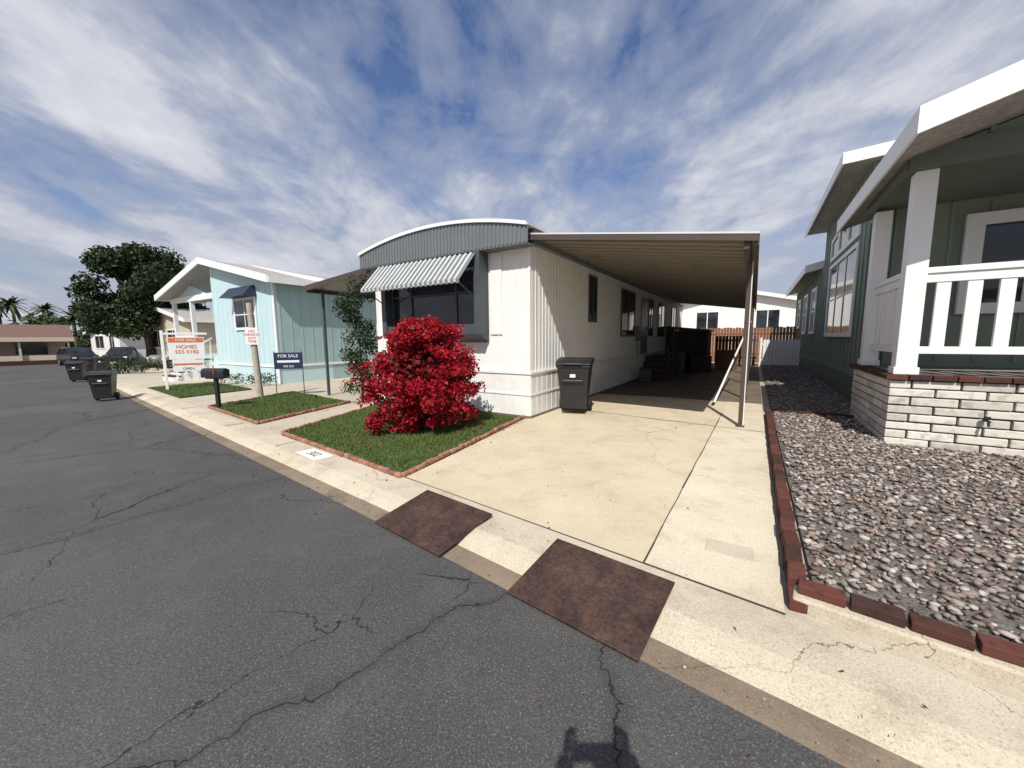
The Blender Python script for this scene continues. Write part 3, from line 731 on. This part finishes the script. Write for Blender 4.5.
for k in range(5): mb.box(-22.12,-20.91,7.28-k*.3,7.59-k*.3,.585-k*.17,.625-k*.17)
mb.obj('steps_treads',black_m,th)
mb=MB(); mb.prism([(-25.2,3.3),(-20.3,3.3),(-22.75,4.05)],7.66,7.70,'y'); mb.obj('porch_gable_panel',teal_w,th)

simple_home('beige_house',-41,-32,10.5,22,0,2.8,3.7,beige_w,shingle,base=-1,windows=((-39,-37,1.0,2.2),(-36,-34,1.0,2.2)),swindows=((12,14,1.1,2.2),))
simple_home('cream_house',-60,-50,11,22,0,2.3,3.2,white_side,shingle,base=-1,windows=((-58,-55,.8,2.0),(-53,-51.5,.8,2.0)))
simple_home('background_house',-6,2.5,34,46,0,3.9,4.9,white_side,shingle,windows=((-4,-2.5,2.0,3.3),(0,1.4,2.0,3.3)))
simple_home('background_house',4,16,36,48,0,4.0,5.4,white_side,shingle,windows=((6,8,2,3.3),))
simple_home('background_house',-24,-12,34,46,0,3.0,4.2,beige_w,shingle)

fh=empty('brown_roof_house',(0,0,-.64),-A_RD)
mb=MB(); mb.box(-70,-61,-22,2.0,-.3,2.3); mb.obj('walls',tan_w,fh)
mb=MB(); mb.prism([(-71,2.3),(-65.5,3.7),(-59.6,2.3),(-59.6,2.5),(-65.5,3.95),(-71,2.5)],-22.6,2.6,'y'); mb.obj('roof',shingle_br,fh)
mb=MB(); mb.box(-59.6,-59.5,-22.6,2.6,2.15,2.55)
for y in(-19,-15,-11,-7.5,-4,-1,2.1): mb.box(-59.9,-59.75,y,y+.16,-.05,2.3)
mb.obj('fascia_posts',beige_w,fh)
mb=MB()
for y in(-18,-13,-9,-5,-1.2): mb.box(-60.98,-60.9,y,y+2.0,.9,2.0)
mb.obj('windows',glass,fh)
mb=MB(); mb.box(-60.2,-59.95,-22,2.2,-.1,.8); mb.obj('low_wall',beige_w,fh)
mb=MB(); mb.box(-58.6,-58.4,-22,3.0,-.1,.35); mb.obj('planter_kerb',redbrick,fh)

# ---------------------------------------------------------------- plants
def clumps_leaves(cl,per,pw=.45):
    P=[]
    for (c,r) in cl:
        n=max(1,int(per*r**2)); d=rng.normal(size=(n,3)); d/=np.linalg.norm(d,axis=1)[:,None]
        rr=r*rng.random(n)**pw; q=d*rr[:,None]; q[:,2]*=.8
        P.append(q+np.array(c))
    return np.concatenate(P)
def tree(name,loc,H,W,zb,ncl,per,leaf,mat,seed=1):
    random.seed(seed)
    e=empty(name,loc,0); mb=MB(); r0=W*.028+.06
    mb.cyl((0,0,-.2),(.08,.03,zb*.6),r0*1.25,r0,10); mb.cyl((.08,.03,zb*.6),(0,0,zb*1.05),r0,r0*.85,10)
    cl=[]
    for i in range(ncl):
        a=random.uniform(0,2*math.pi); t=random.random(); z=zb+(H-zb)*(.10+.80*t)
        rad=W/2*math.sqrt(max(.05,1-((t-.40)/.64)**2))*random.uniform(.35,.92)
        r=W*random.uniform(.08,.15)
        cl.append(((math.cos(a)*rad,math.sin(a)*rad,z),r))
    for i in range(0,ncl,3):
        c=cl[i][0]; m=(c[0]*.4,c[1]*.4,zb+(c[2]-zb)*.5)
        mb.cyl((0,0,zb),m,r0*.5,r0*.28,7); mb.cyl(m,c,r0*.28,r0*.08,6)
    mb.obj('trunk_and_limbs',bark,e,True)
    leafmesh('crown_foliage',clumps_leaves(cl,per),leaf,mat,e)
    return e
x,y=SN(40.0,5.5); tree('shade_tree',(x,y,gz(x,y)),8.9,8.2,2.3,66,520,.24,leaf_dark,3)
x,y=ED(-7.95,5.85); 
e=empty('tall_shrub',(x,y,gz(x,y)))
mb=MB(); mb.cyl((0,0,0),(0,0,2.4),.04,.015,6); mb.obj('stem',bark,e)
cl=[((random.uniform(-.25,.25),random.uniform(-.2,.2),.4+i*.13),random.uniform(.2,.36)) for i in range(19)]
leafmesh('foliage',clumps_leaves(cl,3600),.06,leaf_dark,e)
bx,by=-1.42,6.15
e=empty('bougainvillea_bush',(bx,by,gz(bx,by)))
random.seed(11)
mb=MB()
cl=[]
for i in range(160):
    a=random.uniform(0,2*math.pi); t=random.random()
    z=.12+1.60*t; prof_=(.97 if t<.38 else .97-.66*((t-.38)/.62)**1.5)
    rad=prof_*(random.random()**.5)*random.uniform(.80,1.02)*(1+.11*math.sin(3*a+1))
    p=(math.cos(a)*rad,math.sin(a)*rad*.9,z); r=random.uniform(.09,.21)
    cl.append((p,r))
    if i%4==0: mb.cyl((random.uniform(-.06,.06),random.uniform(-.06,.06),0),p,.016,.005,5)
leafmesh('bracts',clumps_leaves(cl,5600,.4),.048,bract,e,aspect=.85)
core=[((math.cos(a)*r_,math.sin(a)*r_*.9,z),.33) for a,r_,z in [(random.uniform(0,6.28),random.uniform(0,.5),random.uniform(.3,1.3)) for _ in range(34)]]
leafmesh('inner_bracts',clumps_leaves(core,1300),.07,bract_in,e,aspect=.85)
Q=[]
for i in range(46):
    a=random.uniform(0,2*math.pi); z0=random.uniform(.4,1.6); L=random.uniform(.15,.36)
    r0=.38 if z0>1.25 else (.6 if z0>1.0 else .82)
    for k in range(46):
        t=k/46; Q.append((math.cos(a)*(r0+L*t)+random.gauss(0,.025),math.sin(a)*(r0+L*t)*.9+random.gauss(0,.025),z0+.42*t-.40*t*t+random.gauss(0,.025)))
leafmesh('bract_sprays',np.array(Q),.044,bract,e,aspect=.85)
leafmesh('green_leaves',clumps_leaves([(c,r*1.05) for c,r in cl[::3]],900),.05,bush_green,e)
mb.obj('stems',bark,e)
n=220; an=rng.uniform(0,2*np.pi,n); rr=.7+np.abs(rng.normal(0,.45,n)); X=np.cos(an)*rr;Y=np.sin(an)*rr
leafmesh('fallen_bracts',np.stack([X,Y,np.full(n,.055)],1),.028,bract,e,up=3)
x,y=ED(-15.6,6.6); e=empty('flowering_shrub',(x,y,gz(x,y)))
leafmesh('foliage',clumps_leaves([((random.uniform(-1.2,1.2),random.uniform(-.2,.2),.25),.28) for i in range(8)],1500),.06,leaf_dark,e)
x,y=SN(31,4.2); e=empty('hedge',(x,y,gz(x,y)))
leafmesh('foliage',clumps_leaves([((random.uniform(-2.0,2.0),random.uniform(-.8,.8),random.uniform(.2,.8)),.45) for i in range(20)],500),.11,leaf_dark,e)
cl=[]
for i in range(170):
    s=random.uniform(76,130); n=random.uniform(-45,60); x,y=SN(s,n); cl.append(((x,y,random.uniform(.5,4.2)-.6),random.uniform(1.3,2.8)))
for i in range(120):
    e_=random.uniform(-70,70); d_=random.uniform(55,80); x,y=ED(e_,d_); cl.append(((x,y,random.uniform(0,2.6)),random.uniform(1.2,2.2)))
leafmesh('distant_trees',clumps_leaves(cl,45),.75,leaf_far,None)
def palm(loc,H,seed):
    random.seed(seed); e=empty('palm_tree',loc); mb=MB()
    mb.cyl((0,0,-.5),(.1,0,H*.5),.22,.17,9);mb.cyl((.1,0,H*.5),(.05,.1,H),.17,.14,9)
    mb.obj('trunk',bark,e,True); mb=MB()
    for i in range(44):
        a=random.uniform(0,2*math.pi); el=random.uniform(-.8,1.2); L=random.uniform(1.6,2.4); pr=None
        for k in range(7):
            t=k/6; rr=L*t*math.cos(el*.8); z=H+L*t*math.sin(el)-.9*t*t
            p=Vector((math.cos(a)*rr,math.sin(a)*rr,z)); w=.26*(1-t*.8)
            sd=Vector((-math.sin(a),math.cos(a),-.4))*w
            if pr: mb.face([pr[0],pr[0]+pr[1],p+sd,p]);mb.face([pr[0],p,p+Vector((-sd.x,-sd.y,sd.z)),pr[0]+Vector((-pr[1].x,-pr[1].y,pr[1].z))])
            pr=(p,sd)
    mb.obj('fronds',leaf_far,e)
for (s,n,H,q) in ((84,-5,6.6,1),(88,-1.5,7.4,2),(92,1.5,7.0,3),(80,3.6,5.6,4),(98,-3,7.6,5)):
    x,y=SN(s,n); palm((x,y,-.64),H,q)

# ---------------------------------------------------------------- trash carts
def cart(loc,rot,hh=1.06):
    e=empty('trash_cart',loc,rot); k=hh/1.06
    mb=MB(); b=[(-.22,-.24,.10),(.22,-.24,.10),(.22,.22,.06),(-.22,.22,.06)]
    t=[(-.30,-.33,.92),(.30,-.33,.92),(.30,.33,.96),(-.30,.33,.96)]
    mb.hexa(b,t); 
    mb.hexa([(-.315,-.345,.875),(.315,-.345,.875),(.315,.34,.915),(-.315,.34,.915)],[(-.32,-.35,.925),(.32,-.35,.925),(.32,.345,.965),(-.32,.345,.965)])
    mb.box(-.20,.20,-.345,-.30,.60,.66)
    mb.obj('body',black_pl,e,bevel=.018)
    mb=MB(); 
    prof=[(-.37,.93),(-.37,.955),(-.20,1.02),(.10,1.055),(.34,1.035),(.38,.99),(.38,.965)]
    mb.prism(prof,-.325,.325,'x'); mb.box(-.18,.18,-.392,-.36,.935,.965); mb.obj('lid',black_pl,e,bevel=.015)
    mb=MB(); mb.cyl((-.27,.40,.98),(.27,.40,.98),.018,n=8)
    for x in(-.26,.24): mb.box(x,x+.025,.32,.41,.93,1.0)
    mb.obj('handle',black_pl,e)
    mb=MB()
    for x in(-.29,.23): mb.cyl((x,.24,.13),(x+.06,.24,.13),.13,n=20)
    mb.cyl((-.24,.24,.13),(.24,.24,.13),.012,n=6); mb.obj('wheels',rubber,e)
    mb=MB()
    for x in(-.15,0,.15): mb.hexa([(x-.01,-.262,.25),(x+.01,-.262,.25),(x+.01,-.25,.25),(x-.01,-.25,.25)],[(x-.01,-.325,.80),(x+.01,-.325,.80),(x+.01,-.31,.80),(x-.01,-.31,.80)])
    mb.obj('ribs',black_pl,e)
    mb=MB(); mb.box(-.05,.05,-.333,-.326,.70,.76); mb.obj('label',sign_w,e)
    e.scale=(k,k,k); return e
cart((1.22,7.36,0),-A_HS+.25)
x,y=SN(16.2,1.15); cart((x,y,gz(x,y)-.08),.55,.88)
x,y=SN(27.3,1.15); cart((x,y,gz(x,y)-.08),.5,1.0)
x,y=SN(33.5,1.9); cart((x,y,gz(x,y)-.0),.6,1.0)
x,y=SN(35.5,2.6); cart((x,y,gz(x,y)),.4,1.0)

# ---------------------------------------------------------------- street furniture
x,y=SN(11.9,3.75); z=gz(x,y); e=empty('no_parking_sign',(x,y,z),.35)
mb=MB(); mb.cyl((0,0,-.1),(-.08,0,2.55),.085,.070,12); mb.obj('post',wood_post,e,False,.004)
mb=MB(); mb.box(-.20,.10,-.105,-.09,1.45,1.90); mb.obj('panel',sign_w,e,bevel=.004)
text('NO\nPARKING\nANY\nTIME',.09,(-.05,-.108,1.67),e,sign_r)
x,y=SN(10.7,2.52); e=empty('mailbox',(x,y,gz(x,y)),-.1)
mb=MB(); pr=[(-.10,.72),(.10,.72)]+[(.10*math.cos(t),.84+.09*math.sin(t)) for t in [i*math.pi/8 for i in range(9)]]
mb.prism(pr,-.28,.26,'x'); mb.box(.261,.275,-.09,.09,.73,.90); mb.obj('box',black_m,e,bevel=.006)
mb=MB(); mb.box(-.035,.035,-.035,.035,-.1,.69); mb.box(-.2,.2,-.07,.07,.691,.719);mb.obj('post',black_m,e)
mb=MB(); mb.box(.05,.07,-.115,-.102,.80,1.0); mb.obj('flag',sign_r,e)
x,y=(-6.25,10.75); z=gz(x,y); e=empty('for_sale_sign',(x,y,z),.25)
mb=MB(); mb.box(-.34,.34,-.01,.01,.76,1.22); mb.obj('panel',sign_b,e,bevel=.003)
mb=MB(); mb.box(-.36,-.343,-.012,.012,-.1,1.25);mb.box(.343,.36,-.012,.012,-.1,1.25); mb.obj('frame',black_m,e)
text('FOR SALE',.12,(0,-.013,1.12),e,sign_w); text('909 555',.08,(0,-.013,.83),e,sign_w)
mb=MB(); mb.box(-.28,.28,-.0135,-.011,.94,1.0); mb.obj('stripe',sign_w,e)
x,y=(-11.75,13.0); z=gz(x,y); e=empty('for_sale_sign',(x,y,z),.62)
mb=MB(); mb.box(-.04,.04,-.04,.04,-.1,2.0) ; mb.box(.041,1.2,-.03,.03,1.86,1.93); mb.obj('post',sign_w,e,bevel=.006)
mb=MB(); mb.box(.13,1.1,-.012,.012,1.02,1.78); mb.box(.2,1.03,-.012,.012,.80,1.00);mb.box(.2,1.03,-.012,.012,.60,.78); mb.obj('panel_and_riders',sign_w,e)
mb=MB(); mb.box(.15,1.08,-.017,-.0125,1.60,1.76);mb.box(.22,1.01,-.017,-.0125,.82,.88); mb.obj('orange_bands',sign_o,e)
text('FOR SALE',.13,(.615,-.019,1.68),e,sign_w); text('HOMES\n555 0182',.17,(.615,-.019,1.36),e,sign_o); text('OPEN',.12,(.615,-.014,.69),e,ink)
mb=MB(); 
for q in(.3,.95): mb.cyl((q,0,1.78),(q,0,1.86),.008,n=5)
mb.obj('hangers',black_m,e)
for (s_,n_) in ((9.3,5.2),(8.2,3.6),(6.2,4.6)):
    x,y=SN(s_,n_); e=empty('solar_garden_light',(x,y,gz(x,y)))
    mb=MB(); mb.cyl((0,0,0),(0,0,.30),.006,n=5); mb.cyl((0,0,.30),(0,0,.35),.022,.022,8); mb.cyl((0,0,.35),(0,0,.37),.035,.01,8); mb.obj('light_body',black_m,e)

# ---------------------------------------------------------------- cars
def car(loc,rot,paint):
    e=empty('parked_car',loc,rot)
    W=.9
    side=[(-2.3,.35),(-2.32,.75),(-2.1,.95),(-1.35,1.05),(-.75,1.10),(1.6,1.08),(2.2,1.0),(2.3,.6),(2.25,.33)]
    mb=MB(); mb.prism(side,-W,W,'y'); mb.obj('body',paint,e,bevel=.08)
    mb=MB(); b=[(-1.25,-.84),(2.0,-.84),(2.0,.84),(-1.25,.84)];t=[(-.5,-.66),(1.75,-.66),(1.75,.66),(-.5,.66)]
    mb.hexa([(p[0],p[1],1.05) for p in b],[(p[0],p[1],1.60) for p in t]); mb.obj('cabin_glass',glass,e,bevel=.04)
    mb=MB(); mb.hexa([(-.52,-.67,1.585),(1.78,-.67,1.585),(1.78,.67,1.585),(-.52,.67,1.585)],[(-.42,-.6,1.65),(1.7,-.6,1.65),(1.7,.6,1.65),(-.42,.6,1.65)])
    for sx,tx in((-1.25,-.5),(.35,.35),(1.25,1.15),(2.0,1.75)):
        for sy in(-1,1): mb.cyl((sx,sy*.85,1.05),(tx,sy*.675,1.6),.035,n=6)
    mb.obj('roof_pillars',paint,e,bevel=.02)
    mb=MB();mr=MB()
    for x in(-1.45,1.4):
        for y in(-.92,.70): mb.cyl((x,y,.33),(x,y+.22,.33),.34,n=22)
        for y in(-.93,.91): mr.cyl((x,y,.33),(x,y+.02,.33),.2,n=14)
    mb.obj('tyres',rubber,e);mr.obj('wheel_hubs',carpaint2,e)
    mb=MB();
    for y in(-.8,.55): mb.box(-2.34,-2.26,y,y+.25,.68,.82)
    mb.obj('headlights',sign_w,e)
    mb=MB();
    for y in(-.85,.65): mb.box(2.24,2.32,y,y+.2,.72,.98)
    mb.obj('tail_lights',red_tail,e)
x,y=SN(53.5,2.4); car((x,y,-.71),math.radians(150),carpaint)
x,y=SN(51,5.2); car((x,y,-.71),math.radians(120),carpaint)
x,y=SN(37.5,7.4); car((x,y,gz(x,y)),math.radians(90)-A_HS,carpaint2)

# ---------------------------------------------------------------- photographer (stands behind the camera, casts the shadow on the road)
ph=empty('photographer',(0,0,0))
def skin(name,vs,es,rs,mat,root=0,sub=2):
    me=bpy.data.meshes.new(name); me.from_pydata(vs,es,[]); o=bpy.data.objects.new(name,me); S.collection.objects.link(o); o.parent=ph
    me.materials.append(mat); sk=o.modifiers.new('skin','SKIN')
    for i,r_ in enumerate(rs):
        d=me.skin_vertices[0].data[i]; d.radius=r_ if isinstance(r_,tuple) else (r_,r_); d.use_root=(i==root)
    sk.use_smooth_shade=True; m=o.modifiers.new('sub','SUBSURF'); m.levels=sub; m.render_levels=sub; return o
shirt=M('shirt_cloth',(.08,.09,.13),.9); skinm=M('skin',(.45,.28,.20),.55); hairm=M('hair',(.03,.02,.015),.7)
vs=[(0,-.42,.96),(0,-.42,1.14),(0,-.42,1.32),(0,-.40,1.45),(0,-.38,1.56)];es=[(0,1),(1,2),(2,3),(3,4)];rs=[(.15,.11),(.14,.10),(.18,.115),(.14,.09),.055]
for sx in(-1,1):
    b=len(vs)
    vs+=[(sx*.18,-.39,1.45),(sx*.25,-.26,1.25),(sx*.150,-.12,1.36),(sx*.10,-.42,.88),(sx*.12,-.40,.46),(sx*.13,-.43,.0),(sx*.14,-.28,-.04)]
    es+=[(3,b),(b,b+1),(b+1,b+2),(0,b+3),(b+3,b+4),(b+4,b+5),(b+5,b+6)]
    rs+=[.065,.048,.032,.09,.06,.045,(.045,.035)]
skin('body',vs,es,rs,shirt)
HL=(0,-.36,1.67)
bm=bmesh.new(); bmesh.ops.create_uvsphere(bm,u_segments=24,v_segments=16,radius=1)
for v in bm.verts:
    x,y,z=v.co; w=.078*(1-.18*max(0,-z)); yy=y*.098
    if y>.75 and abs(x)<.25 and -.3<z<.12: yy+=.022
    v.co=(x*w,yy,z*.118)
me=bpy.data.meshes.new('head');bm.to_mesh(me);bm.free();me.materials.append(skinm);o=bpy.data.objects.new('head',me);S.collection.objects.link(o);o.parent=ph;o.location=HL
me.polygons.foreach_set('use_smooth',[True]*len(me.polygons))
bm=bmesh.new(); bmesh.ops.create_uvsphere(bm,u_segments=20,v_segments=12,radius=1)
for v in bm.verts: v.co=(v.co.x*.086,v.co.y*.103-.015,max(v.co.z,-.2 if v.co.y<.2 else .45)*.125+.008)
me=bpy.data.meshes.new('hair');bm.to_mesh(me);bm.free();me.materials.append(hairm);o=bpy.data.objects.new('hair',me);S.collection.objects.link(o);o.parent=ph;o.location=HL
for sx in(-1,1):
    skin('hand_palm',[(sx*.150,-.12,1.36),(sx*.125,-.09,1.40),(sx*.11,-.07,1.45)],[(0,1),(1,2)],[.026,(.035,.022),(.034,.018)],skinm)
    for k,(zz,L_) in enumerate(((1.40,.9),(1.43,1.0),(1.46,1.0),(1.485,.92))):
        skin('finger',[(sx*.11,-.075,zz),(sx*.115,-.04,zz+.012),(sx*.10,-.022,zz+.02),(sx*(.10-.035*L_),-.02,zz+.022)],[(0,1),(1,2),(2,3)],[.010,.0095,.009,.008],skinm)
    skin('thumb',[(sx*.125,-.09,1.38),(sx*.10,-.075,1.43),(sx*.075,-.06,1.46)],[(0,1),(1,2)],[.013,.011,.009],skinm)
mb=MB(); mb.box(-.078,.078,-.045,-.036,1.39,1.468); mb.obj('phone',black_m,ph,bevel=.003)

# ---------------------------------------------------------------- light
SUN_EL=math.radians(49); AZ=math.radians(13)
L=Vector((math.sin(AZ)*math.cos(SUN_EL),math.cos(AZ)*math.cos(SUN_EL),-math.sin(SUN_EL)))
sd=bpy.data.lights.new('sun','SUN'); sd.energy=5.0; sd.angle=math.radians(.5); sd.color=(1,.96,.89)
so=bpy.data.objects.new('sun',sd); S.collection.objects.link(so); so.rotation_euler=L.to_track_quat('-Z','Y').to_euler(); so.location=(0,-20,30)
w=bpy.data.worlds.new('World'); S.world=w; w.use_nodes=True; nt=w.node_tree; bg=nt.nodes['Background']
sky=nt.nodes.new('ShaderNodeTexSky'); sky.sky_type='NISHITA'; sky.sun_disc=False; sky.sun_elevation=SUN_EL; sky.sun_rotation=math.radians(193)
sky.air_density=1.3; sky.dust_density=1.0; sky.ozone_density=3
tc=nt.nodes.new('ShaderNodeTexCoord'); sp=nt.nodes.new('ShaderNodeSeparateXYZ'); nt.links.new(tc.outputs['Generated'],sp.inputs[0])
zz=math_(nt,'MAXIMUM',sp.outputs[2],.0); zc=math_(nt,'ADD',zz,.22)
cx=math_(nt,'DIVIDE',sp.outputs[0],zc); cy=math_(nt,'DIVIDE',sp.outputs[1],zc)
cb=nt.nodes.new('ShaderNodeCombineXYZ'); nt.links.new(cx,cb.inputs[0]);nt.links.new(cy,cb.inputs[1])
def mapped(rot,sc,loc):
    mp=nt.nodes.new('ShaderNodeMapping'); mp.inputs['Rotation'].default_value=(0,0,math.radians(rot)); mp.inputs['Scale'].default_value=sc; mp.inputs['Location'].default_value=loc
    nt.links.new(cb.outputs[0],mp.inputs[0]); return mp.outputs[0]
mA=mapped(40,(1,.75,1),(5.3,2.2,0)); mB_=mapped(-30,(1.6,.9,1),(1.3,4.2,0))
n1=noise(nt,mA,1.5,8,.60,.25); n2=noise(nt,mA,.60,2,.5,.2); n3=noise(nt,mB_,2.6,6,.62,.4)
dsum=math_(nt,'ADD',math_(nt,'MULTIPLY',n1,.52),math_(nt,'ADD',math_(nt,'MULTIPLY',n2,.40),math_(nt,'MULTIPLY',n3,.24)))
cl=ramp(nt,dsum,.485,.655)
hz=ramp(nt,zz,.0,.32,.62,0)
cl=math_(nt,'MINIMUM',math_(nt,'ADD',math_(nt,'POWER',cl,.8),hz),.96)
skyc=mix(nt,sky.outputs[0],(.80,.86,1.08),1.0,'MULTIPLY')
ccol=mix(nt,(4.6,4.9,5.9),(8.4,8.5,8.9),ramp(nt,dsum,.56,.73))
nt.links.new(mix(nt,skyc,ccol,cl),bg.inputs[0]); bg.inputs[1].default_value=.098

# ---------------------------------------------------------------- camera
cd=bpy.data.cameras.new('camera'); cam=bpy.data.objects.new('camera',cd); S.collection.objects.link(cam); S.camera=cam
cd.sensor_width=36; cd.lens=36*384/1024; cd.clip_end=3000; cd.clip_start=.05
cam.location=(0,0,1.43)
pitch=math.radians(6.8); roll=math.radians(-.5)
cam.rotation_euler=(Matrix.Rotation(math.radians(90)-pitch,3,'X')@Matrix.Rotation(roll,3,'Z')).to_euler()
S.view_settings.view_transform='Standard'; S.view_settings.look='None'; S.view_settings.exposure=0
